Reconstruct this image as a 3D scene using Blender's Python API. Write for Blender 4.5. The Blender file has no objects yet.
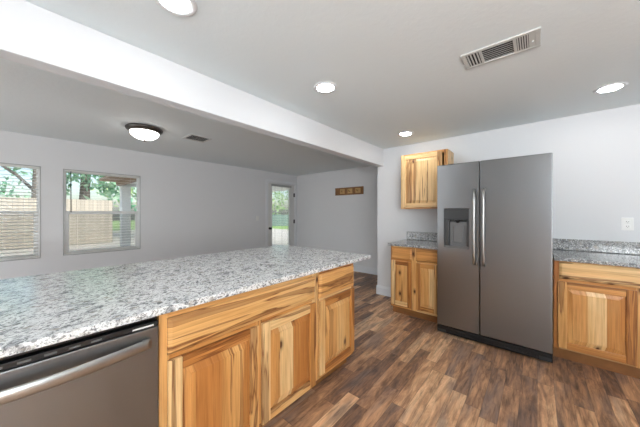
import bpy, bmesh, math, random
from mathutils import Vector, Matrix
random.seed(7)
SC = bpy.context.scene
COL = SC.collection
PI = math.pi

# ------------------------------------------------------------------ camera
cd = bpy.data.cameras.new('camera')
cam = bpy.data.objects.new('camera', cd)
COL.objects.link(cam)
cd.sensor_width = 36.0
cd.lens = 36.0 * 253.4 / 640.0
cd.shift_y = -0.0005
cd.clip_start = 0.02
cam.location = (0, 0, 1.29)
cam.rotation_euler = (PI / 2, 0, math.radians(40.63))
SC.camera = cam

# ------------------------------------------------------------------ world, sun, exposure
SC.view_settings.view_transform = 'Standard'
SC.view_settings.look = 'None'
SC.view_settings.gamma = 1.0
SC.view_settings.exposure = 1.08
SC.view_settings.use_curve_mapping = False
W = bpy.data.worlds.new('sky')
SC.world = W
W.use_nodes = True
wn = W.node_tree
sky = wn.nodes.new('ShaderNodeTexSky')
sky.sky_type = 'NISHITA'
sky.sun_disc = False
sky.sun_elevation = math.radians(50)
sky.sun_rotation = math.radians(100)
sky.air_density = 1.0
sky.dust_density = 2.5
bgn = wn.nodes['Background']
wn.links.new(sky.outputs['Color'], bgn.inputs['Color'])
bgn.inputs['Strength'].default_value = 0.15
CAN_STRENGTH = 34.0
DOME_STRENGTH = 4.0
sd = bpy.data.lights.new('sun', 'SUN')
sd.energy = 1.7
sd.angle = math.radians(1.0)
sd.color = (1.0, 0.95, 0.86)
sun = bpy.data.objects.new('sun', sd)
COL.objects.link(sun)
sun.rotation_euler = Vector((0.62, 0.35, 0.9)).to_track_quat('Z', 'Y').to_euler()

# added fill lamps beyond unseen wall openings, two aimed up at the ceiling
def fill_light(name, loc, direction, sx, sy, watts):
    l = bpy.data.lights.new(name, 'AREA'); l.shape = 'RECTANGLE'; l.size = sx; l.size_y = sy; l.energy = watts
    l.color = (0.93, 0.975, 1.0)
    o = bpy.data.objects.new(name, l); COL.objects.link(o)
    o.location = loc
    o.rotation_euler = Vector(direction).to_track_quat('-Z', 'Y').to_euler()
fill_light('fill_right', (2.90, -1.30, 0.95), (-1, 0.15, 4.0), 1.1, 1.3, 78)
fill_light('fill_near', (1.80, -2.08, 1.45), (-0.1, 1, 3.0), 1.4, 1.1, 108)
fill_light('fill_dining', (-3.4, -2.80, 1.05), (0.1, 1, 0.35), 1.9, 1.9, 20)

# ------------------------------------------------------------------ colour and node helpers
def lin(r, g, b):
    f = lambda c: (c / 255.0) / 12.92 if c / 255.0 <= 0.04045 else ((c / 255.0 + 0.055) / 1.055) ** 2.4
    return (f(r), f(g), f(b), 1.0)

class NT:
    def __init__(self, name):
        self.m = bpy.data.materials.new(name)
        self.m.use_nodes = True
        self.t = self.m.node_tree
        self.p = self.t.nodes['Principled BSDF']
        self.out = self.t.nodes['Material Output']
    def n(self, typ, **kw):
        nd = self.t.nodes.new(typ)
        for k, v in kw.items():
            setattr(nd, k, v)
        return nd
    def put(self, sock, v):
        if isinstance(v, bpy.types.NodeSocket):
            self.t.links.new(v, sock)
        elif v is not None:
            sock.default_value = v
    def math(self, op, a, b=None, c=None):
        nd = self.n('ShaderNodeMath', operation=op)
        self.put(nd.inputs[0], a)
        if b is not None: self.put(nd.inputs[1], b)
        if c is not None: self.put(nd.inputs[2], c)
        return nd.outputs[0]
    def xyz(self, v):
        nd = self.n('ShaderNodeSeparateXYZ')
        self.put(nd.inputs[0], v)
        return nd.outputs
    def vec(self, x, y, z):
        nd = self.n('ShaderNodeCombineXYZ')
        for i, v in enumerate((x, y, z)): self.put(nd.inputs[i], v)
        return nd.outputs[0]
    def noise(self, vec, scale=1.0, detail=2.0, rough=0.5, dist=0.0):
        nd = self.n('ShaderNodeTexNoise')
        self.put(nd.inputs['Vector'], vec)
        nd.inputs['Scale'].default_value = scale
        nd.inputs['Detail'].default_value = detail
        nd.inputs['Roughness'].default_value = rough
        nd.inputs['Distortion'].default_value = dist
        return nd.outputs[0]
    def ramp(self, fac, stops, interp='LINEAR'):
        nd = self.n('ShaderNodeValToRGB')
        nd.color_ramp.interpolation = interp
        el = nd.color_ramp.elements
        while len(el) > 1: el.remove(el[-1])
        el[0].position, el[0].color = stops[0]
        for p, c in stops[1:]:
            e = el.new(p); e.color = c
        self.put(nd.inputs[0], fac)
        return nd.outputs[0]
    def mix(self, fac, a, b, mode='MIX'):
        nd = self.n('ShaderNodeMix', data_type='RGBA', blend_type=mode)
        self.put(nd.inputs[0], fac); self.put(nd.inputs[6], a); self.put(nd.inputs[7], b)
        return nd.outputs[2]
    def bump(self, h, strength=0.2, dist=0.002):
        nd = self.n('ShaderNodeBump')
        nd.inputs['Strength'].default_value = strength
        nd.inputs['Distance'].default_value = dist
        self.put(nd.inputs['Height'], h)
        self.t.links.new(nd.outputs[0], self.p.inputs['Normal'])
    def obj(self):
        return self.n('ShaderNodeTexCoord').outputs['Object']
    def rnd(self):
        return self.n('ShaderNodeObjectInfo').outputs['Random']
    def attr(self, name):
        return self.n('ShaderNodeAttribute', attribute_name=name).outputs['Fac']
    def set(self, color=None, rough=None, metal=None, spec=None):
        if color is not None: self.put(self.p.inputs['Base Color'], color)
        if rough is not None: self.put(self.p.inputs['Roughness'], rough)
        if metal is not None: self.put(self.p.inputs['Metallic'], metal)
        if spec is not None: self.put(self.p.inputs['Specular IOR Level'], spec)
        return self.m

def plain(name, rgb, rough=0.5, metal=0.0, spec=0.5, vary=0.03):
    t = NT(name)
    c = lin(*rgb)
    n = t.noise(t.obj(), 9.0, 3.0)
    dark = tuple(x * (1 - vary) for x in c[:3]) + (1,)
    t.set(t.ramp(n, [(0.3, dark), (0.7, c)]), rough, metal, spec)
    return t.m

WHITE = (1, 1, 1, 1); BLACK = (0, 0, 0, 1)

# ---- painted surfaces
def paint(name, rgb, bump_scale=160, bump_strength=0.12, rough=0.6, blobs=False):
    t = NT(name)
    v = t.obj()
    h = t.noise(v, bump_scale, 3.0)
    if blobs:
        b = t.noise(v, 26.0, 4.0, 0.6, 0.4)
        h = t.ramp(b, [(0.46, BLACK), (0.58, WHITE)])
    t.bump(h, bump_strength, 0.004 if blobs else 0.002)
    return t.set(lin(*rgb), rough, 0, 0.3)

M_WALL = paint('wall_paint', (222, 223, 225))
M_CEIL = paint('ceiling_texture', (229, 237, 240), blobs=True, bump_strength=0.09, rough=0.8)
M_TRIM = plain('trim_paint', (228, 230, 233), 0.4)
M_DOOR = plain('door_paint', (222, 222, 220), 0.4)
M_VINYL = plain('window_vinyl', (236, 237, 236), 0.4)
M_STOP = plain('grey_stop', (176, 177, 176), 0.5)
M_BLIND = plain('blind_vinyl', (225, 225, 220), 0.5)

# ---- floor planks, running along Y
def floor_mat():
    t = NT('plank_floor')
    x, y, z = t.xyz(t.obj())
    PW, PL = 0.094, 0.68
    rowf = t.math('DIVIDE', x, PW)
    row = t.math('FLOOR', rowf)
    wn1 = t.n('ShaderNodeTexWhiteNoise', noise_dimensions='1D'); t.put(wn1.inputs['W'], row)
    off = t.math('MULTIPLY', wn1.outputs['Value'], 7.3)
    colf = t.math('ADD', t.math('DIVIDE', y, PL), off)
    col = t.math('FLOOR', colf)
    wn2 = t.n('ShaderNodeTexWhiteNoise', noise_dimensions='2D'); t.put(wn2.inputs['Vector'], t.vec(row, col, 0.0))
    tone = wn2.outputs['Value']
    wn3 = t.n('ShaderNodeTexWhiteNoise', noise_dimensions='2D'); t.put(wn3.inputs['Vector'], t.vec(col, row, 0.0))
    sh = t.math('MULTIPLY', wn3.outputs['Value'], 40.0)
    big = t.noise(t.vec(t.math('MULTIPLY', x, 16.0), t.math('ADD', t.math('MULTIPLY', y, 3.4), sh), sh), 1.0, 6.0, 0.7, 0.9)
    fine = t.noise(t.vec(t.math('MULTIPLY', x, 52.0), t.math('ADD', t.math('MULTIPLY', y, 4.5), sh), sh), 1.0, 5.0, 0.65, 0.6)
    v = t.math('ADD', t.math('MULTIPLY', tone, 0.52), t.math('MULTIPLY', big, 1.15))
    v = t.math('SUBTRACT', v, 0.28)
    c = t.ramp(v, [(0.10, lin(84, 66, 60)), (0.28, lin(124, 94, 77)), (0.45, lin(164, 122, 92)),
                   (0.62, lin(200, 152, 114)), (0.85, lin(236, 194, 152))])
    grey = t.ramp(t.noise(t.vec(t.math('MULTIPLY', x, 5.0), t.math('ADD', y, sh), sh), 1.6, 3.0), [(0.52, BLACK), (0.68, (0.6, 0.6, 0.6, 1))])
    c = t.mix(grey, c, lin(124, 110, 106))
    g = t.ramp(fine, [(0.30, (0.42, 0.40, 0.40, 1)), (0.50, (0.97, 0.97, 0.97, 1)), (0.70, (1.15, 1.14, 1.12, 1))])
    c = t.mix(0.9, c, g, 'MULTIPLY')
    vo = t.n('ShaderNodeTexVoronoi', voronoi_dimensions='2D')
    t.put(vo.inputs['Vector'], t.vec(t.math('MULTIPLY', x, 7.0), t.math('ADD', t.math('MULTIPLY', y, 2.4), sh), 0.0))
    vo.inputs['Scale'].default_value = 1.0
    kn = t.ramp(vo.outputs['Distance'], [(0.04, (0.45, 0.4, 0.38, 1)), (0.16, WHITE)])
    c = t.mix(0.7, c, kn, 'MULTIPLY')
    ex = t.math('MULTIPLY', t.math('ABSOLUTE', t.math('SUBTRACT', t.math('FRACT', rowf), 0.5)), 2.0)
    ey = t.math('MULTIPLY', t.math('ABSOLUTE', t.math('SUBTRACT', t.math('FRACT', colf), 0.5)), 2.0)
    e = t.math('MAXIMUM', t.ramp(ex, [(0.97, BLACK), (0.995, WHITE)]), t.ramp(ey, [(0.995, BLACK), (0.999, WHITE)]))
    c = t.mix(t.math('MULTIPLY', e, 0.65), c, lin(40, 30, 26))
    t.bump(t.math('SUBTRACT', fine, e), 0.12, 0.002)
    return t.set(c, t.ramp(fine, [(0.3, (0.5, 0.5, 0.5, 1)), (0.7, (0.36, 0.36, 0.36, 1))]), 0, 0.45)
M_FLOOR = floor_mat()

# ---- knotty hickory
def hickory(name, horizontal=False, strips=True):
    t = NT(name)
    x, y, z = t.xyz(t.obj())
    a = t.math('ADD', x, t.math('MULTIPLY', y, 0.9))
    across, along = (z, a) if horizontal else (a, z)
    r = t.math('ADD', t.math('MULTIPLY', t.rnd(), 37.0), t.math('MULTIPLY', t.attr('board'), 91.0))
    if strips:
        vo = t.n('ShaderNodeTexVoronoi', voronoi_dimensions='1D')
        t.put(vo.inputs['W'], t.math('ADD', t.math('MULTIPLY', across, 8.5), r))
        vo.inputs['Scale'].default_value = 1.0
        cell = t.xyz(vo.outputs['Color'])
        tone, seed = cell[0], t.math('ADD', t.math('MULTIPLY', cell[1], 60.0), r)
        heart = t.ramp(cell[2], [(0.55, BLACK), (0.60, WHITE)])
    else:
        wn = t.n('ShaderNodeTexWhiteNoise', noise_dimensions='1D'); t.put(wn.inputs['W'], r)
        tone, seed = wn.outputs['Value'], r
        heart = 1.0
    al = t.math('ADD', along, seed)
    wav = t.noise(t.vec(t.math('MULTIPLY', across, 9.0), t.math('MULTIPLY', al, 1.7), seed), 1.0, 3.0, 0.5, 0.5)
    v = t.math('ADD', t.math('MULTIPLY', tone, 0.75), t.math('MULTIPLY', wav, 0.50))
    v = t.math('ADD', t.math('SUBTRACT', v, 0.02), t.attr('pale'))
    c = t.ramp(v, [(0.10, lin(166, 102, 48)), (0.28, lin(194, 128, 66)), (0.5, lin(213, 153, 88)),
                   (0.68, lin(226, 173, 108)), (0.9, lin(240, 202, 146))])
    # brown heartwood figure, drawn out along the grain
    hw = t.noise(t.vec(t.math('MULTIPLY', across, 16.0), t.math('MULTIPLY', al, 0.75), seed), 1.0, 3.0, 0.55, 0.9)
    hm = t.ramp(hw, [(0.55, BLACK), (0.575, (0.95, 0.95, 0.95, 1)), (0.60, (0.55, 0.55, 0.55, 1)), (0.72, (0.5, 0.5, 0.5, 1)), (0.74, BLACK)])
    c = t.mix(t.math('MULTIPLY', hm, heart), c, lin(126, 72, 32))
    # fine grain
    gr = t.noise(t.vec(t.math('MULTIPLY', across, 170.0), t.math('MULTIPLY', al, 5.0), seed), 1.0, 3.0, 0.6, 0.2)
    md = t.noise(t.vec(t.math('MULTIPLY', across, 60.0), t.math('MULTIPLY', al, 1.6), seed), 1.0, 4.0, 0.6, 0.5)
    c = t.mix(0.8, c, t.ramp(md, [(0.32, (0.70, 0.61, 0.52, 1)), (0.50, (0.97, 0.965, 0.96, 1)), (0.68, (1.12, 1.14, 1.18, 1))]), 'MULTIPLY')
    c = t.mix(0.55, c, t.ramp(gr, [(0.3, (0.72, 0.66, 0.6, 1)), (0.6, WHITE)]), 'MULTIPLY')
    # knots
    kv = t.n('ShaderNodeTexVoronoi', voronoi_dimensions='2D')
    t.put(kv.inputs['Vector'], t.vec(t.math('MULTIPLY', t.math('ADD', across, r), 8.0), t.math('MULTIPLY', al, 4.2), 0.0))
    kv.inputs['Scale'].default_value = 1.0
    wob = t.math('ADD', kv.outputs['Distance'], t.math('MULTIPLY', t.math('SUBTRACT', wav, 0.5), 0.12))
    kcell = t.xyz(kv.outputs['Color'])
    gate = t.ramp(kcell[0], [(0.80, BLACK), (0.82, WHITE)])
    km = t.math('MULTIPLY', t.ramp(wob, [(0.05, WHITE), (0.12, (0.35, 0.35, 0.35, 1)), (0.22, BLACK)]), gate)
    c = t.mix(km, c, lin(78, 40, 18))
    t.bump(gr, 0.05, 0.001)
    return t.set(c, 0.34, 0, 0.45)
M_WV = hickory('hickory_upright', False, False)
M_WH = hickory('hickory_level', True, False)
M_WS = hickory('hickory_strips', False, True)
WOOD = [M_WV, M_WH, M_WS]
M_TOE = plain('toe_board', (150, 98, 52), 0.5, vary=0.3)

# ---- granite
def granite(name='speckled_granite', sp=0.0):
    t = NT(name)
    x, y, z = t.xyz(t.obj())
    v = t.vec(t.math('ADD', x, t.math('MULTIPLY', y, 0.25)), t.math('MULTIPLY', y, 0.75), z)
    a = t.noise(v, 17.0, 7.0, 0.75, 0.7)
    b = t.noise(v, 36.0, 5.0, 0.72, 0.8)
    d = t.noise(v, 110.0, 4.0, 0.7, 0.2)
    c = t.ramp(a, [(0.34, lin(140, 140, 142)), (0.41, lin(190, 190, 191)), (0.48, lin(240, 240, 239)), (0.60, lin(233, 232, 230)), (0.70, lin(160, 158, 155))])
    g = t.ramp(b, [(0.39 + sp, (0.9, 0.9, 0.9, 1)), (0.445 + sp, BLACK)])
    c = t.mix(g, c, lin(92, 92, 95))
    bl = t.math('ADD', t.math('MULTIPLY', b, 0.5), t.math('MULTIPLY', d, 0.5))
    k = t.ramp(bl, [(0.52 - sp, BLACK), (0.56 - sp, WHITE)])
    c = t.mix(t.math('MULTIPLY', k, 0.70), c, lin(44, 43, 46))
    wv = t.ramp(t.noise(v, 30.0, 3.0), [(0.58, BLACK), (0.68, (0.7, 0.7, 0.7, 1))])
    c = t.mix(wv, c, lin(150, 140, 128))
    return t.set(c, 0.14, 0, 0.55)
M_GRANITE = granite()
M_GRANITE_SHADED = granite('dense_shaded_granite', 0.05)  # same stone, denser specks; the added darkness stands in for shade

# ---- metals and plastics
def brushed(name, rgb, rough, horizontal=True):
    t = NT(name)
    x, y, z = t.xyz(t.obj())
    a = t.math('ADD', x, y)
    vv = t.vec(t.math('MULTIPLY', a, 3.0 if horizontal else 400.0), 0.0, t.math('MULTIPLY', z, 400.0 if horizontal else 3.0))
    n = t.noise(vv, 1.0, 2.0)
    c = lin(*rgb)
    t.set(t.ramp(n, [(0.3, tuple(q * 0.985 for q in c[:3]) + (1,)), (0.7, c)]),
          t.ramp(n, [(0.3, (rough - 0.006,) * 3 + (1,)), (0.7, (rough + 0.006,) * 3 + (1,))]), 1.0)
    tg = t.n('ShaderNodeTangent', direction_type='RADIAL', axis='Z')
    t.t.links.new(tg.outputs[0], t.p.inputs['Tangent'])
    t.p.inputs['Anisotropic'].default_value = 0.55
    t.p.inputs['Anisotropic Rotation'].default_value = 0.25
    return t.m
M_STEEL = brushed('stainless_steel', (141, 142, 144), 0.30)
M_STEELB = plain('handle_steel', (176, 175, 173), 0.30, 1.0)
M_DARK = plain('charcoal_plastic', (48, 50, 52), 0.4)
M_BLACK = plain('black_plastic', (22, 22, 24), 0.3)
M_GREYP = plain('grey_plastic', (106, 106, 107), 0.4)
M_DISP = plain('dispenser_panel', (50, 51, 52), 0.3)
M_BRONZE = plain('dark_bronze', (48, 42, 38), 0.35, 0.8)
M_NICKEL = plain('aged_nickel', (96, 92, 88), 0.35, 0.9)
M_DUCT = plain('duct_grey', (44, 44, 44), 0.7)
M_LOUVER = plain('louver_paint', (206, 207, 205), 0.5)
M_PLATE = plain('plate_plastic', (232, 232, 230), 0.35)
M_RACK = plain('rack_board', (148, 104, 62), 0.55, vary=0.35)
M_RACKL = plain('rack_block', (205, 164, 108), 0.5, vary=0.2)
M_BRASS = plain('brass_hook', (150, 116, 60), 0.35, 0.8)
M_CONCRETE = plain('pale_concrete', (214, 208, 198), 0.85, vary=0.12)
M_PATIOW = plain('patio_paint', (226, 228, 226), 0.6)
M_EAVE = plain('eave_boards', (150, 128, 108), 0.7, vary=0.25)

def emit(name, rgb, strength):
    t = NT(name)
    t.p.inputs['Emission Color'].default_value = (*rgb, 1)
    t.p.inputs['Emission Strength'].default_value = strength
    n = t.noise(t.obj(), 5.0)
    t.set(t.ramp(n, [(0.3, (0.85, 0.85, 0.85, 1)), (0.7, (0.9, 0.9, 0.9, 1))]), 0.4)
    return t.m
M_CAN = emit('led_lens', (0.95, 0.98, 1.0), CAN_STRENGTH)
M_DOME = emit('frosted_glass', (1.0, 0.96, 0.90), DOME_STRENGTH)

def glass():
    t = NT('window_glass')
    tr = t.n('ShaderNodeBsdfTransparent'); gl = t.n('ShaderNodeBsdfGlossy')
    tr.inputs['Color'].default_value = (0.95, 0.97, 0.96, 1)
    gl.inputs['Roughness'].default_value = 0.02
    fr = t.n('ShaderNodeFresnel'); fr.inputs['IOR'].default_value = 1.45
    ms = t.n('ShaderNodeMixShader')
    t.t.links.new(fr.outputs[0], ms.inputs[0])
    t.t.links.new(tr.outputs[0], ms.inputs[1]); t.t.links.new(gl.outputs[0], ms.inputs[2])
    t.t.links.new(ms.outputs[0], t.out.inputs['Surface'])
    return t.m
M_GLASS = glass()
def screen():
    t = NT('insect_screen')
    tr = t.n('ShaderNodeBsdfTransparent'); df = t.n('ShaderNodeBsdfDiffuse')
    df.inputs['Color'].default_value = lin(190, 188, 180)
    ms = t.n('ShaderNodeMixShader'); ms.inputs[0].default_value = 0.30
    t.t.links.new(tr.outputs[0], ms.inputs[1]); t.t.links.new(df.outputs[0], ms.inputs[2])
    t.t.links.new(ms.outputs[0], t.out.inputs['Surface'])
    return t.m
M_SCREEN = screen()

def fence_mat(name, rgb):
    t = NT(name)
    x, y, z = t.xyz(t.obj())
    a = t.math('ADD', x, y)
    f = t.math('DIVIDE', a, 0.14)
    wn = t.n('ShaderNodeTexWhiteNoise', noise_dimensions='1D'); t.put(wn.inputs['W'], t.math('FLOOR', f))
    n = t.noise(t.vec(t.math('MULTIPLY', a, 30.0), t.math('MULTIPLY', z, 2.0), 0.0), 1.0, 3.0)
    c0 = lin(*rgb)
    v = t.math('ADD', t.math('MULTIPLY', wn.outputs['Value'], 0.5), t.math('MULTIPLY', n, 0.5))
    c = t.ramp(v, [(0.2, tuple(q * 0.75 for q in c0[:3]) + (1,)), (0.8, c0)])
    e = t.ramp(t.math('ABSOLUTE', t.math('SUBTRACT', t.math('FRACT', f), 0.5)), [(0.44, WHITE), (0.48, (0.4, 0.4, 0.4, 1))])
    return t.set(t.mix(1.0, c, e, 'MULTIPLY'), 0.8)
M_FENCE = fence_mat('fence_boards', (202, 192, 176))
M_FENCE2 = fence_mat('blue_fence_boards', (158, 180, 178))

def leaf_mat(name, a, b):
    t = NT(name)
    n = t.noise(t.obj(), 3.0, 3.0)
    r = t.attr('board')
    c = t.ramp(t.math('ADD', t.math('MULTIPLY', n, 0.5), t.math('MULTIPLY', r, 0.5)), [(0.25, lin(*a)), (0.75, lin(*b))])
    return t.set(c, 0.6, 0, 0.3)
M_LEAF = leaf_mat('leaves', (126, 166, 108), (206, 226, 170))
M_LEAFB = leaf_mat('cool_leaves', (112, 168, 136), (200, 230, 200))
M_BARK = plain('bark', (128, 120, 112), 0.85, vary=0.4)
M_GRASS = leaf_mat('grass', (120, 160, 84), (160, 190, 110))

# ------------------------------------------------------------------ mesh builder
class MB:
    def __init__(self, pale=0.0):
        self.pale = pale
        self.v = []; self.f = []; self.mi = []; self.bd = []; self.sm = []
    def face(self, idx, mi=0, bd=0.0, smooth=False):
        self.f.append(idx); self.mi.append(mi); self.bd.append(bd); self.sm.append(smooth)
    def box(self, x0, x1, y0, y1, z0, z1, mi=0, bd=None):
        if bd is None: bd = random.random()
        b = len(self.v)
        self.v += [(x0,y0,z0),(x1,y0,z0),(x1,y1,z0),(x0,y1,z0),(x0,y0,z1),(x1,y0,z1),(x1,y1,z1),(x0,y1,z1)]
        for q in ((0,3,2,1),(4,5,6,7),(0,1,5,4),(1,2,6,5),(2,3,7,6),(3,0,4,7)):
            self.face([b+i for i in q], mi, bd)
        return self
    def loops(self, rings, mi=0, bd=None, cap0=True, cap1=True, smooth=False, closed=True):
        """skin a list of equal-length vertex rings"""
        if bd is None: bd = random.random()
        n = len(rings[0]); b = len(self.v)
        for r in rings: self.v += [tuple(p) for p in r]
        for k in range(len(rings) - 1):
            for i in range(n if closed else n - 1):
                j = (i + 1) % n
                self.face([b+k*n+i, b+k*n+j, b+(k+1)*n+j, b+(k+1)*n+i], mi, bd, smooth)
        if cap0: self.face([b+i for i in range(n)][::-1], mi, bd)
        if cap1: self.face([b+(len(rings)-1)*n+i for i in range(n)], mi, bd)
        return self
    def front_rings(self, x0, x1, z0, z1, prof, mi=0, bd=None):
        """raised board facing -y: prof = [(inset, y), ...] from the back edge to the centre"""
        rings = [[(x0+i,y,z0+i),(x1-i,y,z0+i),(x1-i,y,z1-i),(x0+i,y,z1-i)] for i, y in prof]
        return self.loops(rings, mi, bd)
    def lathe(self, prof, n=32, mi=0, bd=0.5, cx=0, cy=0, smooth=True, axis='z'):
        rings = []
        for r, h in prof:
            ring = []
            for k in range(n):
                a = 2*PI*k/n
                if axis == 'z': ring.append((cx+r*math.cos(a), cy+r*math.sin(a), h))
                elif axis == 'x': ring.append((h, cx+r*math.cos(a), cy+r*math.sin(a)))
                else: ring.append((cx+r*math.cos(a), h, cy+r*math.sin(a)))
            rings.append(ring)
        return self.loops(rings, mi, bd, True, True, smooth)
    def tube(self, pts, rad, n=10, mi=0, bd=0.5, sx=1.0, up=(0,0,1)):
        rings = []
        P = [Vector(p) for p in pts]
        R = rad if isinstance(rad, (list, tuple)) else [rad]*len(P)
        for i, p in enumerate(P):
            d = (P[min(i+1, len(P)-1)] - P[max(i-1, 0)]).normalized()
            u = Vector(up)
            if abs(d.dot(u)) > 0.95: u = Vector((1,0,0))
            s = d.cross(u).normalized(); w = s.cross(d).normalized()
            rings.append([p + s*R[i]*sx*math.cos(2*PI*k/n) + w*R[i]*math.sin(2*PI*k/n) for k in range(n)])
        return self.loops(rings, mi, bd, True, True, True)
    def build(self, name, mats, parent=None, bevel=0.0, loc=None, seg=2):
        me = bpy.data.meshes.new(name)
        me.from_pydata(self.v, [], self.f)
        for m in (mats if isinstance(mats, (list, tuple)) else [mats]): me.materials.append(m)
        for i, p in enumerate(me.polygons):
            p.material_index = self.mi[i]; p.use_smooth = self.sm[i]
        at = me.attributes.new('board', 'FLOAT', 'FACE')
        at.data.foreach_set('value', self.bd)
        if self.pale:
            at = me.attributes.new('pale', 'FLOAT', 'FACE'); at.data.foreach_set('value', [self.pale]*len(self.f))
        bm = bmesh.new(); bm.from_mesh(me); bmesh.ops.recalc_face_normals(bm, faces=bm.faces); bm.to_mesh(me); bm.free()
        o = bpy.data.objects.new(name, me)
        COL.objects.link(o)
        if parent is not None: o.parent = parent
        if loc is not None: o.location = loc
        if bevel:
            md = o.modifiers.new('bevel', 'BEVEL'); md.width = bevel; md.segments = seg
            md.limit_method = 'ANGLE'; md.angle_limit = math.radians(40)
        return o

def thing(name, label, cat, loc=(0,0,0), rz=0.0, group=None):
    o = bpy.data.objects.new(name, None); COL.objects.link(o)
    o.empty_display_size = 0.1
    o.location = loc; o.rotation_euler = (0, 0, rz)
    return tag(o, label, cat, group)
def tag(o, label, cat, group=None):
    o['label'] = label; o['category'] = cat
    if group: o['group'] = group
    return o
def struct(o):
    o['kind'] = 'structure'; return o
def copy_tree(o, parent=None):
    c = o.copy(); COL.objects.link(c)
    if parent is not None: c.parent = parent
    for ch in list(o.children): copy_tree(ch, c)
    return c

# ------------------------------------------------------------------ the shell
ZC = 2.295                     # ceiling height
XW = -4.935                    # window wall (inner face)
YF = 4.796                     # far wall of the dining room
YK = 3.68                      # kitchen wall behind the fridge
XR, YN, YD = 2.7, -1.9, -2.6   # unseen right wall, kitchen near wall, dining near wall
XB0, XB1 = -1.945, -1.836      # beam
ZB = 2.03

struct(MB().box(XW-0.2, XR+0.2, YD-0.2, YF+0.2, -0.12, 0.0).build('floor', M_FLOOR))
struct(MB().box(XW-0.2, XR+0.2, YD-0.2, YF+0.2, ZC, ZC+0.2).build('ceiling', M_CEIL))

W1 = (-0.745, 0.137, 0.700, 1.905)      # window openings: y0, y1, z0, z1
W2 = (0.343, 1.235, 0.705, 1.900)
D1 = (3.815, 4.725, 0.0, 2.045)         # door opening
def wall_with_holes(name, x0, x1, y0, y1, z0, z1, holes, mat, swap=False):
    """wall whose length runs along y (x if swap), cut by rectangular openings; one mesh on a shared grid"""
    ys = sorted({y0, y1, *[h[0] for h in holes], *[h[1] for h in holes]})
    zs = sorted({z0, z1, *[h[2] for h in holes], *[h[3] for h in holes]})
    mb = MB(); idx = {}
    def V(x, y, z):
        k = (round(x,5), round(y,5), round(z,5))
        if swap: k = (k[1], k[0], k[2])
        if k not in idx: idx[k] = len(mb.v); mb.v.append(k)
        return idx[k]
    solid = lambda i, j: 0 <= i < len(ys)-1 and 0 <= j < len(zs)-1 and not any(
        h[0] <= (ys[i]+ys[i+1])/2 <= h[1] and h[2] <= (zs[j]+zs[j+1])/2 <= h[3] for h in holes)
    for i in range(len(ys)-1):
        for j in range(len(zs)-1):
            if not solid(i, j): continue
            a, b, c, d = ys[i], ys[i+1], zs[j], zs[j+1]
            for x in (x0, x1): mb.face([V(x,a,c), V(x,b,c), V(x,b,d), V(x,a,d)])
            if not solid(i-1, j): mb.face([V(x0,a,c), V(x1,a,c), V(x1,a,d), V(x0,a,d)])
            if not solid(i+1, j): mb.face([V(x0,b,c), V(x1,b,c), V(x1,b,d), V(x0,b,d)])
            if not solid(i, j-1): mb.face([V(x0,a,c), V(x1,a,c), V(x1,b,c), V(x0,b,c)])
            if not solid(i, j+1): mb.face([V(x0,a,d), V(x1,a,d), V(x1,b,d), V(x0,b,d)])
    return struct(mb.build(name, mat))
wall_with_holes('wall_left', XW-0.14, XW, YD, YF, 0, ZC, [W1, W2, D1], M_WALL)
struct(MB().box(XW-0.14, -0.4, YF, YF+0.12, 0, ZC).build('wall_far', M_WALL))
struct(MB().box(XB0, XR, YK, YK+0.12, 0, ZC).build('wall_kitchen', M_WALL))
struct(MB().box(-0.5, -0.4, YK+0.12, YF, 0, ZC).build('wall_hall', M_WALL))
wall_with_holes('wall_right', XR, XR+0.12, YN-0.12, YK+0.12, 0, ZC, [(-1.87, -0.72, 0.2, 2.05)], M_WALL)  # openings in these three unseen walls added to let the fill lamps in
wall_with_holes('wall_near', YN-0.12, YN, XB1-0.1, XR, 0, ZC, [(1.05, 2.55, 0.85, 2.05)], M_WALL, True)
wall_with_holes('wall_dining', YD-0.12, YD, XW-0.14, XB1-0.1, 0, ZC, [(-4.4, -2.4, 0.0, 2.05)], M_WALL, True)
struct(MB().box(XB0, XB1, YD, YN, 0, ZC).build('wall_stub', M_WALL))
struct(MB().box(XB0, XB1, YN, YK, ZB, ZC).build('ceiling_beam', M_WALL, bevel=0.004))

# baseboards with a stepped profile
def baseboard(name, p0, p1, nrm, h=0.14, t=0.014):
    p0, p1, n = Vector((*p0, 0)), Vector((*p1, 0)), Vector((*nrm, 0))
    prof = [(0, 0), (t, 0), (t, h-0.03), (t*0.6, h-0.018), (t*0.45, h-0.004), (0, h)]
    rings = [[p + n*a + Vector((0, 0, b)) for a, b in prof] for p in (p0, p1)]
    return struct(MB().loops(rings).build(name, M_TRIM))
baseboard('baseboard_far', (XW, YF), (-0.5, YF), (0, -1))
baseboard('baseboard_left', (XW, YD), (XW, 3.745), (1, 0))
baseboard('baseboard_kitchen', (XB0-0.014, YK), (-1.43, YK), (0, -1))
baseboard('baseboard_jamb', (XB0, YK), (XB0, YK+0.12), (-1, 0))

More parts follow.
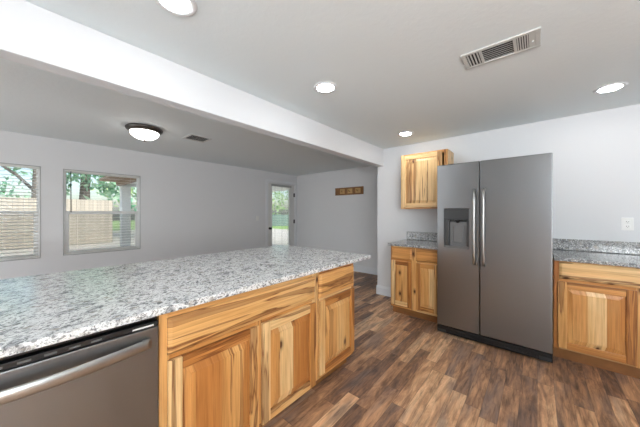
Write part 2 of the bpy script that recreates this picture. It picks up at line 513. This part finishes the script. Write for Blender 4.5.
# ------------------------------------------------------------------ windows
def window(name, o):
    y0, y1, z0, z1 = o
    r = bpy.data.objects.new(name, None); COL.objects.link(r); r.location = (XW, y0, z0); struct(r)
    w, h = y1-y0, z1-z0
    g = 0.001
    mb = MB()
    f = 0.028
    mb.box(-0.10, -0.015, g, f, g, h-g); mb.box(-0.10, -0.015, w-f, w-g, g, h-g)
    mb.box(-0.10, -0.015, f, w-f, h-f, h-g); mb.box(-0.10, -0.015, f, w-f, g, f)
    mb.build('window_frame', M_VINYL, r, 0.003)
    # thin stop bead round the edge of the opening
    s = MB()
    s.box(-0.014, 0.004, g, 0.007, g, h-g); s.box(-0.014, 0.004, w-0.007, w-g, g, h-g)
    s.box(-0.014, 0.004, 0.007, w-0.007, h-0.010, h-g); s.box(-0.014, 0.004, 0.007, w-0.007, g, 0.010)
    s.build('window_stop', M_STOP, r, 0.002)
    m = h*0.49
    def sash(nm, za, zb, xa, xb, rail_b, rail_t, st):
        k = MB()
        k.box(xa, xb, f, f+st, za, zb); k.box(xa, xb, w-f-st, w-f, za, zb)
        k.box(xa, xb, f+st, w-f-st, za, za+rail_b); k.box(xa, xb, f+st, w-f-st, zb-rail_t, zb)
        q = k.build(nm, M_VINYL, r, 0.003)
        p = MB().box((xa+xb)/2-0.002, (xa+xb)/2+0.002, f+st-0.004, w-f-st+0.004, za+rail_b-0.004, zb-rail_t+0.004)
        p.build('pane', M_GLASS, q)
    sash('upper_sash', m-0.012, h-f, -0.078, -0.054, 0.03, 0.008, 0.008)
    sc_ = MB().box(-0.086, -0.0845, f, w-f, f, m)
    sc_.build('insect_screen', M_SCREEN, r)
    sash('lower_sash', f, m+0.03, -0.050, -0.024, 0.03, 0.042, 0.034)
    return r
window('window_1', W1)
window('window_2', W2)

def blind(o, label, tilt, pitch, wand, depth=0.022):
    y0, y1, z0, z1 = o
    w, h = y1-y0, z1-z0
    t = thing('window_blind', label, 'blind', (XW, y0, z0))
    a, b = 0.02, w-0.02
    MB().box(-0.012, 0.016, a, b, h-0.034, h-0.014).build('head_rail', M_BLIND, t, 0.002)
    s = MB()
    z = 0.055
    dx, dz = depth/2*math.cos(tilt), depth/2*math.sin(tilt)
    while z < h-0.04:
        c = 0.002
        s.v += [(c-dx, a+.004, z-dz), (c+dx, a+.004, z+dz), (c+dx, b-.004, z+dz), (c-dx, b-.004, z-dz)]
        k = len(s.v)
        s.v += [(q[0], q[1], q[2]+0.0009) for q in s.v[k-4:k]]
        for q in ((0,1,2,3),(7,6,5,4),(0,4,5,1),(1,5,6,2),(2,6,7,3),(3,7,4,0)): s.face([k-4+i for i in q], 0, random.random())
        z += pitch
    s.build('slats', M_BLIND, t)
    MB().box(-0.009, 0.013, a, b, 0.022, 0.036).build('bottom_rail', M_BLIND, t, 0.002)
    for yy in (0.14, w-0.14):
        MB().tube([(0.0145, yy, 0.03), (0.0145, yy, h-0.03)], 0.0008, 5).build('ladder_cord', M_BLIND, t)
    if wand:
        MB().tube([(0.020, 0.075, h-0.03), (0.021, 0.076, h*0.5)], 0.0055, 8).build('tilt_wand', M_DARK, t)
    return t
blind(W1, 'white slatted blind lowered over the window at the left edge, slats tilted', -0.30, 0.042, False, 0.027)
blind(W2, 'white blind with thin open slats and dark wand on the window nearer the back door', 0.0, 0.042, True, 0.026)

# ------------------------------------------------------------------ back door
dr = bpy.data.objects.new('door_1', None); COL.objects.link(dr); struct(dr)
dr.location = (XW, D1[0], 0)
DW, DH = D1[1]-D1[0], D1[3]
c = MB()                                     # casing and jamb
cw = 0.062
c.box(0.0, 0.016, -cw, 0.006, 0, DH-0.006); c.box(0.0, 0.016, DW-0.006, DW+cw, 0, DH-0.006)
c.box(0.0, 0.018, -cw, DW+cw, DH-0.006, DH+cw)
c.build('door_casing', M_TRIM, dr, 0.004)
c = MB()
c.box(-0.138, -0.001, 0.001, 0.02, 0, DH-0.02); c.box(-0.138, -0.001, DW-0.02, DW-0.001, 0, DH-0.02); c.box(-0.138, -0.001, 0.001, DW-0.001, DH-0.02, DH-0.001)
c.build('door_jamb', M_TRIM, dr)
ga, gb, gz0, gz1 = 0.135, DW-0.185, 0.30, 1.955
s = MB()
s.box(-0.055, -0.012, 0.023, ga, 0.012, DH-0.023); s.box(-0.055, -0.012, gb, DW-0.023, 0.012, DH-0.023)
s.box(-0.055, -0.012, ga, gb, 0.012, gz0); s.box(-0.055, -0.012, ga, gb, gz1, DH-0.023)
slab = s.build('door_slab', M_DOOR, dr)
g = MB(); e = 0.022
g.box(-0.012, 0.0, ga-e, ga+0.004, gz0-e, gz1+e); g.box(-0.012, 0.0, gb-0.004, gb+e, gz0-e, gz1+e)
g.box(-0.012, 0.0, ga+.004, gb-.004, gz0-e, gz0+.004); g.box(-0.012, 0.0, ga+.004, gb-.004, gz1-.004, gz1+e)
g.build('glazing_bead', M_DOOR, slab, 0.003)
MB().box(-0.036, -0.030, ga, gb, gz0, gz1).build('pane', M_GLASS, slab)
MB().box(0.0, 0.028, ga-0.03, gb+0.03, gz1+0.0, gz1+0.045).build('blind_head_rail', M_STOP, slab, 0.003)
b = MB(); z = gz0+0.03
while z < gz1-0.01:
    b.box(0.003, 0.021, ga-0.02, gb+0.02, z, z+0.004, bd=random.random()); z += 0.042
b.build('blind_slats', M_BLIND, slab)
for yy in (ga+0.07, (ga+gb)/2, gb-0.09):
    MB().box(0.0215, 0.0235, yy-0.002, yy+0.002, gz0+0.02, gz1).build('blind_cord', M_DARK if yy > ga+0.1 else M_GREYP, slab)
k = MB(); k.lathe([(0.028, -0.0115), (0.028, -0.004), (0.012, 0.0), (0.010, 0.028), (0.024, 0.034), (0.029, 0.048), (0.024, 0.060), (0.004, 0.064)], 20, axis='x', cx=0.062, cy=0.92)
kn = k.build('door_knob', M_BRONZE, slab); kn['label'] = 'dark bronze door knob'
for hz in (0.25, 1.02, 1.72):
    hb = MB(); hb.tube([(0.004, DW-0.021, hz), (0.004, DW-0.021, hz+0.1)], 0.008, 10); hb.box(-0.0115, -0.008, DW-0.05, DW-0.023, hz, hz+0.1)
    hb.build('hinge', M_BRONZE, dr)

# light switch left of the door
t = thing('light_switch', 'white light switch plate on the grey wall left of the back door', 'light switch', (XW, 3.52, 1.17))
MB().box(0.0, 0.006, -0.036, 0.036, -0.058, 0.058).build('cover_plate', M_PLATE, t, 0.002)
MB().box(0.006, 0.014, -0.006, 0.006, -0.012, 0.012).build('toggle', M_PLATE, t, 0.001)

# ------------------------------------------------------------------ ceiling fixtures
can_labels = {
    (-1.302, 0.464): 'round recessed ceiling light glowing above the peninsula, cut off by the top edge',
    (-1.285, 1.565): 'round recessed ceiling light over the far end of the peninsula counter',
    (-1.264, 3.131): 'small round recessed ceiling light just above the wall cabinet',
    (0.442, 3.057): 'round recessed ceiling light on the right, above the outlet wall'}
first = None
for (x, y), lb in can_labels.items():
    if first is None:
        t = first = thing('recessed_light', lb, 'ceiling light', (x, y, ZC), 0, 'recessed ceiling lights')
        MB().lathe([(0.064, 0.0), (0.095, 0.0), (0.094, -0.004), (0.080, -0.009), (0.066, -0.005)], 40).build('trim_ring', M_TRIM, t)
        MB().lathe([(0.0655, -0.003), (0.0655, -0.006), (0.055, -0.011), (0.03, -0.016), (0.002, -0.017)], 40).build('lens', M_CAN, t)
    else:
        t = copy_tree(first); t.location = (x, y, ZC); t['label'] = lb

t = thing('flush_mount_light', 'dome ceiling light with frosted bowl and dark metal rim in the dining area', 'ceiling light', (-3.53, 0.925, ZC))
MB().lathe([(0.10, 0.0), (0.176, 0.0), (0.186, -0.008), (0.186, -0.020), (0.176, -0.036), (0.158, -0.050), (0.146, -0.052), (0.10, -0.04)], 48).build('rim', M_NICKEL, t)
MB().lathe([(0.145, -0.048)] + [(0.145*math.cos(a), -0.050-0.086*math.sin(a)) for a in [i*PI/2/12 for i in range(1, 12)]] + [(0.004, -0.1362)], 48).build('glass_bowl', M_DOME, t)
MB().lathe([(0.003, -0.133), (0.010, -0.137), (0.008, -0.144), (0.011, -0.150), (0.003, -0.158)], 16).build('finial', M_NICKEL, t)

def register(label, cx, cy, lx, ly, rz=0.0, simple=False):
    """ceiling register, long side along local x"""
    t = thing('ceiling_register', label, 'air vent', (cx, cy, ZC), rz)
    hx, hy, b = lx/2, ly/2, 0.022
    f = MB()
    f.box(-hx, hx, -hy, -hy+b, -0.008, 0); f.box(-hx, hx, hy-b, hy, -0.008, 0)
    f.box(-hx, -hx+b, -hy+b, hy-b, -0.008, 0); f.box(hx-b, hx, -hy+b, hy-b, -0.008, 0)
    if not simple:
        for xx in (-hx*0.48, hx*0.40): f.box(xx-0.008, xx+0.008, -hy+b, hy-b, -0.008, 0)
    f.build('frame', M_LOUVER, t, 0.002)
    MB().box(-hx+b, hx-b, -hy+b, hy-b, -0.0012, 0).build('duct_opening', M_DUCT, t)
    def bank(x0, x1, along_x, n, th, lo=-0.007):
        m = MB()
        if along_x:
            for i in range(n):
                y = -hy+b + (i+0.5)*(ly-2*b)/n
                m.box(x0, x1, y-th/2, y+th/2, lo, -0.0015)
        else:
            for i in range(n):
                x = x0 + (i+0.5)*(x1-x0)/n
                m.box(x-th/2, x+th/2, -hy+b, hy-b, -0.007, -0.0015)
        return m.build('louver_bank', M_LOUVER, t)
    if simple:
        bank(-hx+b, hx-b, True, 7, 0.004, -0.0022)
    else:
        bank(-hx+b, -hx*0.48-0.008, False, 4, 0.007)
        q = bank(-hx*0.48+0.008, hx*0.40-0.008, True, 7, 0.004, -0.0022); q['label'] = 'darker middle louvers'
        bank(hx*0.40+0.008, hx-b-0.03, False, 5, 0.006)
        MB().box(hx-b-0.03, hx-b, -hy+b, hy-b, -0.006, -0.0013).build('end_plate', M_LOUVER, t)
        MB().tube([(hx-b-0.012, 0.01, -0.006), (hx-b-0.012, 0.01, -0.014)], 0.005, 8).build('damper_lever', M_LOUVER, t)
register('white three-section ceiling register with dark middle louvers above the refrigerator', -0.178, 1.908, 0.385, 0.20)
register('small square dark ceiling vent beside the dome light in the dining area', -3.46, 1.51, 0.28, 0.26, PI/2, True)

# ------------------------------------------------------------------ coat rack on the far wall
t = thing('coat_rack', 'brown wooden coat rack with three pegs on the far grey wall', 'coat rack', (-3.245, YF, 1.79))
m = MB(); m.box(-0.38, 0.38, -0.02, 0, -0.085, 0.085); m.build('back_board', M_RACK, t, 0.004)
m = MB(); m.box(-0.38, 0.38, -0.026, -0.02, 0.068, 0.085); m.box(-0.38, 0.38, -0.026, -0.02, -0.085, -0.068)
m.build('border', M_RACK, t, 0.002)
for x in (-0.17, 0.04, 0.25):
    b_ = MB().box(x-0.065, x+0.065, -0.030, -0.02, -0.055, 0.055).build('block', M_RACKL, t, 0.004)
    MB().tube([(x, -0.030, -0.01), (x, -0.055, -0.012), (x, -0.07, 0.004), (x, -0.072, 0.022)], [0.011, 0.009, 0.010, 0.013], 10).build('peg', M_BRASS, b_)

# ------------------------------------------------------------------ cabinets
TH = 0.020                       # thickness of doors and drawer fronts
def door(parent, x0, x1, z0, z1, st=0.056, pale=0.0):
    m = MB(pale)
    m.box(x0, x0+st, -TH, -0.0005, z0, z1, 0); m.box(x1-st, x1, -TH, -0.0005, z0, z1, 0)
    m.box(x0+st, x1-st, -TH, -0.0005, z0, z0+st, 1); m.box(x0+st, x1-st, -TH, -0.0005, z1-st, z1, 1)
    d = m.build('door', WOOD, parent, 0.0035)
    p = MB(pale); p.front_rings(x0+st-0.001, x1-st+0.001, z0+st-0.001, z1-st+0.001,
        [(0, -0.002), (0, -0.0085), (0.006, -0.0085), (0.012, -0.0105), (0.036, -0.0165), (0.0375, -0.019)], 2)
    p.build('raised_panel', WOOD, d)
    return d
def drawer_front(parent, x0, x1, z0, z1, name='drawer_front', pale=0.0):
    m = MB(pale); m.front_rings(x0, x1, z0, z1, [(0, -0.0005), (0, -0.010), (0.003, -0.0125), (0.016, -TH), (0.018, -TH)], 1)
    return m.build(name, WOOD, parent)
def base_cabinet(label, loc, rz, w, depth, stiles, rails, toe=0.10, top=0.874, toe_in=0.07):
    """stiles: [(x0,x1)], rails: [(x0,x1,z0,z1)] of the face frame; faces -y"""
    t = thing('base_cabinet', label, 'cabinet', loc, rz)
    c = MB()
    c.box(0, 0.016, 0.018, depth, toe, top, 0); c.box(w-0.016, w, 0.018, depth, toe, top, 0)
    c.box(0.016, w-0.016, depth-0.008, depth, toe, top, 0); c.box(0.016, w-0.016, 0.018, depth-0.008, toe, toe+0.016, 1)
    c.box(0.016, w-0.016, 0.018, depth-0.008, top-0.016, top, 1)
    c.build('carcass', WOOD, t)
    f = MB()
    for a, b in stiles: f.box(a, b, 0, 0.018, toe, top, 0)
    for a, b, z0, z1 in rails: f.box(a, b, 0, 0.018, z0, z1, 1)
    f.build('face_frame', WOOD, t, 0.0015)
    MB().box(0, w, toe_in, toe_in+0.018, 0.0, toe-0.0005, 0).build('toe_kick', M_TOE, t)
    return t

# peninsula: local x = world Y, front faces +X
XF = -1.19
LP = 0.362
w = 1.342-LP
t = base_cabinet('hickory sink base cabinet with wide false front and two doors beside the dishwasher', (XF, LP, 0), PI/2, w, 0.60,
    [(0, 0.040), (w-0.040, w)], [(0.040, w-0.040, 0.838, 0.874), (0.040, 0.478, 0.655, 0.695), (0.516, w-0.040, 0.655, 0.695), (0.040, 0.478, 0.10, 0.14), (0.516, w-0.040, 0.10, 0.14)])
f0 = 1.321-LP
drawer_front(t, 0.030, f0, 0.690, 0.846, 'false_front')
door(t, 0.030, 0.485, 0.095, 0.667)
door(t, 0.509, f0, 0.095, 0.667)
MB().box(0.4785, 0.5155, 0.0, 0.018, 0.10, 0.80, 0).build('mullion', WOOD, t)
w = 1.822-1.342
t = base_cabinet('narrow hickory base cabinet with one drawer and one door at the peninsula end', (XF, 1.3425, 0), PI/2, w-0.001, 0.60,
    [(0, 0.034), (w-0.030, w-0.001)], [(0.034, w-0.030, 0.838, 0.874), (0.034, w-0.030, 0.655, 0.695), (0.034, w-0.030, 0.10, 0.14)])
drawer_front(t, 0.024, w-0.012, 0.680, 0.850)
door(t, 0.024, w-0.012, 0.130, 0.663)
struct(MB().box(-1.93, -1.795, -0.62, 1.8, 0, 0.874).build('wall_peninsula', M_WALL))

# dishwasher
t = thing('dishwasher', 'stainless steel dishwasher with a bowed bar handle and black top strip', 'dishwasher', (XF, -0.240, 0), PI/2)
dw = 0.598
MB().box(0.004, dw-0.004, 0.02, 0.58, 0.09, 0.855).build('tub', M_BLACK, t)
dd = MB().box(0.003, dw-0.003, -0.022, 0.018, 0.105, 0.832).build('door', M_STEEL, t, 0.004)
hb = MB()
pts = []; N = 24
for i in range(N+1):
    u = i/N
    pts.append((0.035+u*(dw-0.07), -0.036-0.036*math.sin(PI*u), 0.780))
rings = []
for i, p in enumerate(pts):
    a = Vector(pts[max(0, i-1)]); b_ = Vector(pts[min(N, i+1)])
    d = (b_-a).normalized(); s_ = Vector((d.y, -d.x, 0))
    rings.append([Vector(p) + s_*0.008*math.cos(q) + Vector((0, 0, 0.020*math.sin(q))) for q in [2*PI*k/16 for k in range(16)]])
hb.loops(rings, smooth=True)
for xx in (0.035, dw-0.060): hb.box(xx, xx+0.025, -0.036, -0.0225, 0.765, 0.795)
hb.build('handle', M_STEELB, dd)
cp = MB().box(0.003, dw-0.003, -0.016, 0.018, 0.8335, 0.853).build('control_strip', M_BLACK, t, 0.002)
MB().box(dw-0.09, dw-0.02, -0.0185, -0.016, 0.838, 0.844).build('status_label', M_PLATE, cp)
for i in range(7):
    MB().box(0.06+i*0.055, 0.088+i*0.055, -0.0175, -0.016, 0.840, 0.846).build('button', M_GREYP, cp)
MB().box(0.003, dw-0.003, -0.002, 0.018, 0.860, 0.873).build('mounting_rail', M_BLACK, t)
MB().box(0.01, dw-0.01, 0.05, 0.068, 0.0, 0.088).build('toe_panel', M_BLACK, t)
# filler cabinet past the dishwasher
w = 0.36
t = base_cabinet('hickory base cabinet left of the dishwasher, outside the view', (XF, -0.602, 0), PI/2, w, 0.60,
    [(0, 0.04), (w-0.04, w)], [(0.04, w-0.04, 0.838, 0.874), (0.04, w-0.04, 0.10, 0.14)])
door(t, 0.024, w-0.024, 0.12, 0.85)

def slab(name, label, x0, x1, y0, y1, z0, z1, cat, mat=None):
    cx, cy = (x0+x1)/2, (y0+y1)/2
    o = MB().box(x0-cx, x1-cx, y0-cy, y1-cy, 0, z1-z0).build(name, mat or M_GRANITE, None, 0.005, (cx, cy, z0), 3)
    return tag(o, label, cat)
slab('countertop', 'long white and grey speckled granite countertop on the peninsula', -2.36, -1.158, -0.62, 2.062, 0.8755, 0.906, 'countertop')

# left of the fridge
YB = 3.085
XL = -1.440
w = 0.604
t = base_cabinet('small hickory base cabinet with two drawers and two doors left of the refrigerator', (XL, YB, 0), 0, w, YK-YB-0.015,
    [(0, 0.034), (0.27, 0.334), (w-0.034, w)], [(0.034, 0.27, 0.845, 0.874), (0.334, w-0.034, 0.845, 0.874),
     (0.034, 0.27, 0.69, 0.725), (0.334, w-0.034, 0.69, 0.725), (0.034, 0.27, 0.10, 0.14), (0.334, w-0.034, 0.10, 0.14)])
for a, b_ in ((0.016, 0.276), (0.328, 0.588)):
    drawer_front(t, a, b_, 0.715, 0.862)
    door(t, a, b_, 0.130, 0.692, 0.052)
slab('countertop', 'small shade-darkened speckled granite countertop left of the refrigerator', XL-0.025, -0.834, 3.045, YK-0.002, 0.8755, 0.906, 'countertop', M_GRANITE_SHADED)
slab('backsplash', 'short granite backsplash strip left of the refrigerator', XL-0.02, -0.834, YK-0.024, YK-0.0005, 0.907, 1.02, 'backsplash', M_GRANITE_SHADED)

# wall cabinet
UX0, UX1, UZ0, UZ1, UD = -1.430, -0.836, 1.348, 2.082, 0.30
t = thing('wall_cabinet', 'striped hickory wall cabinet with one door, left of the refrigerator top', 'cabinet', (UX0, YK-UD, UZ0))
w, h = UX1-UX0, UZ1-UZ0
c = MB()
c.box(0, 0.016, 0.018, UD-0.001, 0, h, 0); c.box(w-0.016, w, 0.018, UD-0.001, 0, h, 0)
c.box(0.016, w-0.016, 0.018, UD-0.001, 0.02, 0.036, 1); c.box(0.016, w-0.016, 0.018, UD-0.001, h-0.016, h, 1); c.box(0.016, w-0.016, UD-0.009, UD-0.001, 0.036, h-0.016, 0)
c.build('carcass', WOOD, t)
f = MB(); f.box(0, 0.04, 0, 0.018, 0, h, 0); f.box(w-0.04, w, 0, 0.018, 0, h, 0); f.box(0.04, w-0.04, 0, 0.018, 0, 0.04, 1); f.box(0.04, w-0.04, 0, 0.018, h-0.04, h, 1)
f.build('face_frame', WOOD, t, 0.0015)
door(t, 0.018, w-0.060, 0.018, h-0.018, 0.055, 0.40)

# right of the fridge
XR0 = 0.109
w = 1.00
t = base_cabinet('hickory base cabinet with a wide drawer front right of the refrigerator', (XR0, YB-0.02, 0), 0, w, YK-YB+0.005,
    [(0, 0.036), (0.468, 0.500), (w-0.036, w)], [(0.036, 0.468, 0.845, 0.874), (0.500, w-0.036, 0.845, 0.874),
     (0.036, 0.468, 0.69, 0.725), (0.5, w-0.036, 0.69, 0.725), (0.036, 0.468, 0.10, 0.14), (0.5, w-0.036, 0.10, 0.14)], toe_in=0.05)
drawer_front(t, 0.036, w-0.03, 0.718, 0.864, 'drawer_front', 0.45)
door(t, 0.028, 0.472, 0.118, 0.694)
door(t, 0.496, w-0.028, 0.118, 0.694)
slab('countertop', 'speckled granite countertop right of the refrigerator below the outlet', XR0, XR0+1.02, 3.02, YK-0.002, 0.8755, 0.906, 'countertop', M_GRANITE_SHADED)
slab('backsplash', 'granite backsplash strip below the wall outlet', XR0, XR0+1.02, YK-0.024, YK-0.0005, 0.907, 1.022, 'backsplash', M_GRANITE_SHADED)

t = thing('wall_outlet', 'white duplex outlet plate on the kitchen wall above the right backsplash', 'outlet', (0.640, YK, 1.187))
MB().box(-0.037, 0.037, -0.006, 0, -0.059, 0.059).build('cover_plate', M_PLATE, t, 0.002)
for z in (0.022, -0.022):
    r = MB().box(-0.017, 0.017, -0.009, -0.006, z-0.015, z+0.015).build('socket', M_PLATE, t, 0.003)
    sl = MB()
    sl.box(-0.008, -0.0055, -0.0096, -0.009, z-0.003, z+0.008); sl.box(0.0055, 0.008, -0.0096, -0.009, z-0.003, z+0.008); sl.box(-0.002, 0.002, -0.0096, -0.009, z-0.011, z-0.007)
    sl.build('slots', M_DARK, r)

# ------------------------------------------------------------------ refrigerator
FX0, FX1, FY, FZ = -0.822, 0.098, 2.900, 1.803
t = thing('refrigerator', 'tall stainless side-by-side refrigerator with an ice and water dispenser', 'refrigerator', (FX0, FY, 0))
fw = FX1-FX0
sx = 0.3925
MB().box(0.006, fw-0.006, 0.075, 0.74, 0.03, FZ-0.03).build('body', M_DARK, t, 0.006)
MB().box(0.02, fw-0.02, 0.078, 0.2, FZ-0.03, FZ-0.006).build('hinge_cover', M_DARK, t, 0.004)
def holed_front(x0, x1, z0, z1, y0, y1, hole=None, depth=0.05):
    m = MB()
    if hole is None: return m.box(x0, x1, y0, y1, z0, z1)
    a, b, c_, d = hole
    O = [(x0,y0,z0),(x1,y0,z0),(x1,y0,z1),(x0,y0,z1)]
    B = [(p[0], y1, p[2]) for p in O]
    I = [(a,y0,c_),(b,y0,c_),(b,y0,d),(a,y0,d)]
    D = [(p[0], y0+depth, p[2]) for p in I]
    m.v = O + B + I + D
    for i in range(4):
        j = (i+1) % 4
        m.face([i, j, 8+j, 8+i]); m.face([j, i, 4+i, 4+j]); m.face([8+i, 8+j, 12+j, 12+i])
    m.face([4, 5, 6, 7]); m.face([12, 13, 14, 15])
    return m
ha = (0.069, 0.302, 0.931, 1.335)
fd = holed_front(0, sx-0.003, 0.098, FZ, 0, 0.07, ha, 0.055).build('freezer_door', M_STEEL, t, 0.006, seg=3)
rd = holed_front(sx+0.003, fw, 0.098, FZ, 0, 0.07).build('fridge_door', M_STEEL, t, 0.006, seg=3)
def fhandle(x, parent):
    z0, z1 = 0.775, 1.535
    pts = [(x, -0.001, z0+0.012), (x, -0.030, z0+0.016), (x, -0.046, z0+0.045), (x, -0.052, z0+0.12), (x, -0.056, (z0+z1)/2), (x, -0.052, z1-0.12), (x, -0.046, z1-0.045), (x, -0.030, z1-0.016), (x, -0.001, z1-0.012)]
    m = MB(); m.tube(pts, [0.013, 0.013, 0.0135, 0.013, 0.0125, 0.013, 0.0135, 0.013, 0.013], 14, up=(1, 0, 0))
    m.build('handle', M_STEELB, parent)
fhandle(sx-0.040, fd); fhandle(sx+0.038, rd)
# dispenser
a, b, c_, d = ha
MB().box(a+0.001, b-0.001, -0.004, 0.050, 1.222, d-0.001).build('dispenser_panel', M_DISP, fd, 0.003)
m = MB(); m.box(a+0.001, b-0.001, 0.046, 0.054, c_+0.001, 1.221); m.box(a+0.001, a+0.045, 0.0, 0.046, c_+0.02, 1.221); m.box(b-0.022, b-0.001, 0.0, 0.046, c_+0.02, 1.221)
m.build('dispenser_lining', M_DISP, fd, 0.003)
m = MB(); m.box(a+0.046, b-0.023, 0.034, 0.045, c_+0.02, 1.20); m.build('dispenser_back', M_GREYP, fd, 0.004)
m = MB(); m.box(a+0.085, b-0.055, 0.020, 0.033, c_+0.05, 1.16); m.build('paddle', M_GREYP, fd, 0.006)
m = MB(); m.lathe([(0.03, 1.2215), (0.03, 1.212), (0.018, 1.200), (0.012, 1.190)], 16, cx=(a+b)/2+0.01, cy=0.018); m.build('spout', M_BLACK, fd)
m = MB(); m.box(a+0.001, b-0.001, -0.006, 0.046, c_+0.001, c_+0.019); m.build('drip_tray', M_GREYP, fd, 0.003)
g = MB(); g.box(0.0, fw, 0.004, 0.07, 0.022, 0.088); g.box(0.10, fw-0.10, -0.002, 0.004, 0.03, 0.05)
g.build('base_grille', M_BLACK, t, 0.006)
for xx in (0.006, fw-0.086):
    MB().box(xx, xx+0.08, -0.004, 0.0035, 0.026, 0.056).build('roller_cover', M_DARK, t, 0.002)
for xx in (0.03, fw-0.08):
    for yy in (0.09, 0.66):
        MB().box(xx, xx+0.05, yy, yy+0.05, 0, 0.03).build('foot', M_BLACK, t)

# ------------------------------------------------------------------ outdoors
GZ = -0.14
struct(MB().box(-26.5, XW-0.2, -16, 15.0, GZ-0.2, GZ).build('patio_ground', M_CONCRETE))
tag(MB().box(-60, -26.5, -40, 60, GZ-0.2, GZ+0.0).build('lawn', M_GRASS), 'green lawn beyond the pale paving', 'lawn')['kind'] = 'stuff'
bpy.data.objects['lawn'].location = (0, 0, 0)
lawn2 = MB().box(-26.49, -5.2, 15.01, 60, GZ-0.2, GZ).build('lawn', M_GRASS); tag(lawn2, 'green lawn seen through the back door glass', 'lawn'); lawn2['kind'] = 'stuff'

def fence(label, p0, p1, h, mat, loc=(0, 0), rz=0.0):
    """a board fence along local y"""
    L = p1-p0
    t = thing('fence', label, 'fence', (loc[0], loc[1], GZ), rz)
    MB().box(0.0, 0.03, p0, p1, 0.03, h).build('boards', mat, t)
    MB().box(-0.04, 0.0, p0, p1, h*0.8, h*0.8+0.09).build('rail', mat, t)
    n = int(L/2.4)
    for i in range(n+1):
        y = p0+0.05+i*(L-0.1)/n
        MB().box(-0.13, -0.04, y-0.045, y+0.045, 0, h-0.05).build('post', mat, t)
    return t
fence('tan board privacy fence seen through the two windows', -9.0, 2.78, 2.05, M_FENCE, (-15.7, 0))
fence('blue-grey board fence seen through the back door glass', -6.0, 8.0, 1.25, M_FENCE2, (-21.5, 18.0), math.radians(-48))

# covered patio: roof, fascia beam and columns
pr = thing('patio_cover', 'white patio cover on columns outside the right window and back door', 'patio cover', (XW-0.16, 2.18, GZ))
z0 = 2.30-GZ
MB().box(-6.75, 0.0, -0.45, 6.3, z0+0.14, z0+0.22).build('roof_deck', M_EAVE, pr)
MB().box(-6.6, 0.0, 0.16, 6.2, z0+0.10, z0+0.135).build('ceiling_boards', M_PATIOW, pr)
MB().box(-6.75, 0.0, 0.02, 0.15, z0, z0+0.135).build('side_beam', M_EAVE, pr)
MB().box(-6.75, -6.62, 0.16, 6.2, z0, z0+0.135).build('front_beam', M_PATIOW, pr)
for y, r in ((0.27, 0.14), (3.6, 0.1), (6.1, 0.07)):
    m = MB(); m.box(-6.75, -6.75+2*r, y-r, y+r, 0.0, z0-0.001); m.box(-6.77, -6.73+2*r, y-r-0.02, y+r+0.02, 0, 0.12)
    m.build('column', M_PATIOW, pr, 0.01)

def tree(label, x, y, h, cr, trunk_r, n=1500, mat=None, low=0.25, branch=None, leaf=0.22):
    t = thing('tree', label, 'tree', (x, y, GZ), 0, 'trees beyond the fences')
    pts = [(0, 0, 0.02), (0.05*h*.2, 0.0, h*0.3), (-0.04*h*.3, 0.1, h*0.6), (0, 0, h*0.9)]
    MB().tube(pts, [trunk_r*1.2, trunk_r, trunk_r*0.8, trunk_r*0.3], 10).build('trunk', M_BARK, t)
    if branch:
        for a_, b_, r_ in branch:
            MB().tube([a_, tuple((p+q)/2+0.05 for p, q in zip(a_, b_)), b_], [r_, r_*0.85, r_*0.5], 8).build('branch', M_BARK, t)
    m = MB()
    blobs = []
    for i in range(16):
        a = random.random()*2*PI; rr = cr*0.75*math.sqrt(random.random())
        blobs.append((rr*math.cos(a), rr*math.sin(a), h*(low+0.08)+random.random()*h*(0.86-low), cr*(0.3+0.3*random.random())))
    for i in range(n):
        bx_, by_, bz_, br_ = random.choice(blobs)
        d = Vector((random.gauss(0, 1), random.gauss(0, 1), random.gauss(0, 1))).normalized()*br_*(random.random()**0.35)
        p = Vector((bx_, by_, bz_)) + d
        if p.z < h*low*0.6 + 0.3: continue
        u = Vector((random.gauss(0, 1), random.gauss(0, 1), random.gauss(0, 1))).normalized()
        v = u.orthogonal().normalized(); v.rotate(Matrix.Rotation(random.random()*6.28, 3, u))
        w_ = u.cross(v); s_ = leaf*(0.6+0.8*random.random())
        k = len(m.v)
        m.v += [tuple(p-v*s_), tuple(p+w_*s_*0.45), tuple(p+v*s_), tuple(p-w_*s_*0.45)]
        m.face([k, k+1, k+2, k+3], 0, random.random())
    m.build('foliage', mat or M_LEAF, t)
    return t
T = [
 ('tree with a thick trunk behind the fence at the right edge of the left window', -16.9, 0.30, 8.0, 2.2, 0.11, M_LEAFB, 0.52, [((0,0,2.4),(0.3,-1.15,3.6),0.07)]),
 ('leafy tree behind the fence in the middle of the right window', -19.5, 2.2, 7.0, 2.0, 0.24, M_LEAFB, 0.30, None),
 ('leafy tree at the end of the fence beside the patio column', -17.6, 5.6, 6.5, 2.0, 0.18, M_LEAFB, 0.16, None),
 ('leafy tree seen at the far left of the left window', -18.6, -3.9, 7.5, 2.2, 0.2, M_LEAF, 0.26, None),
 ('distant tree above the fence in the right window', -25.0, 5.2, 8.0, 3.0, 0.25, M_LEAF, 0.2, None),
 ('broad tree seen through the back door glass on the left', -25.5, 16.0, 7.5, 3.0, 0.25, M_LEAF, 0.14, None),
 ('broad tree seen through the back door glass on the right', -19.0, 24.5, 7.5, 3.4, 0.25, M_LEAF, 0.14, None),
 ('distant tree seen low through the back door glass', -30.0, 28.0, 9.0, 4.2, 0.25, M_LEAF, 0.1, None),
 ('distant bushy tree behind the fence in the left window', -26.0, -1.8, 9.0, 3.0, 0.25, M_LEAFB, 0.15, None),
]
for lb, x, y, h, cr, tr_, mt, lo, br in T:
    tree(lb, x, y, h, cr, tr_, 950, mt, lo, br)
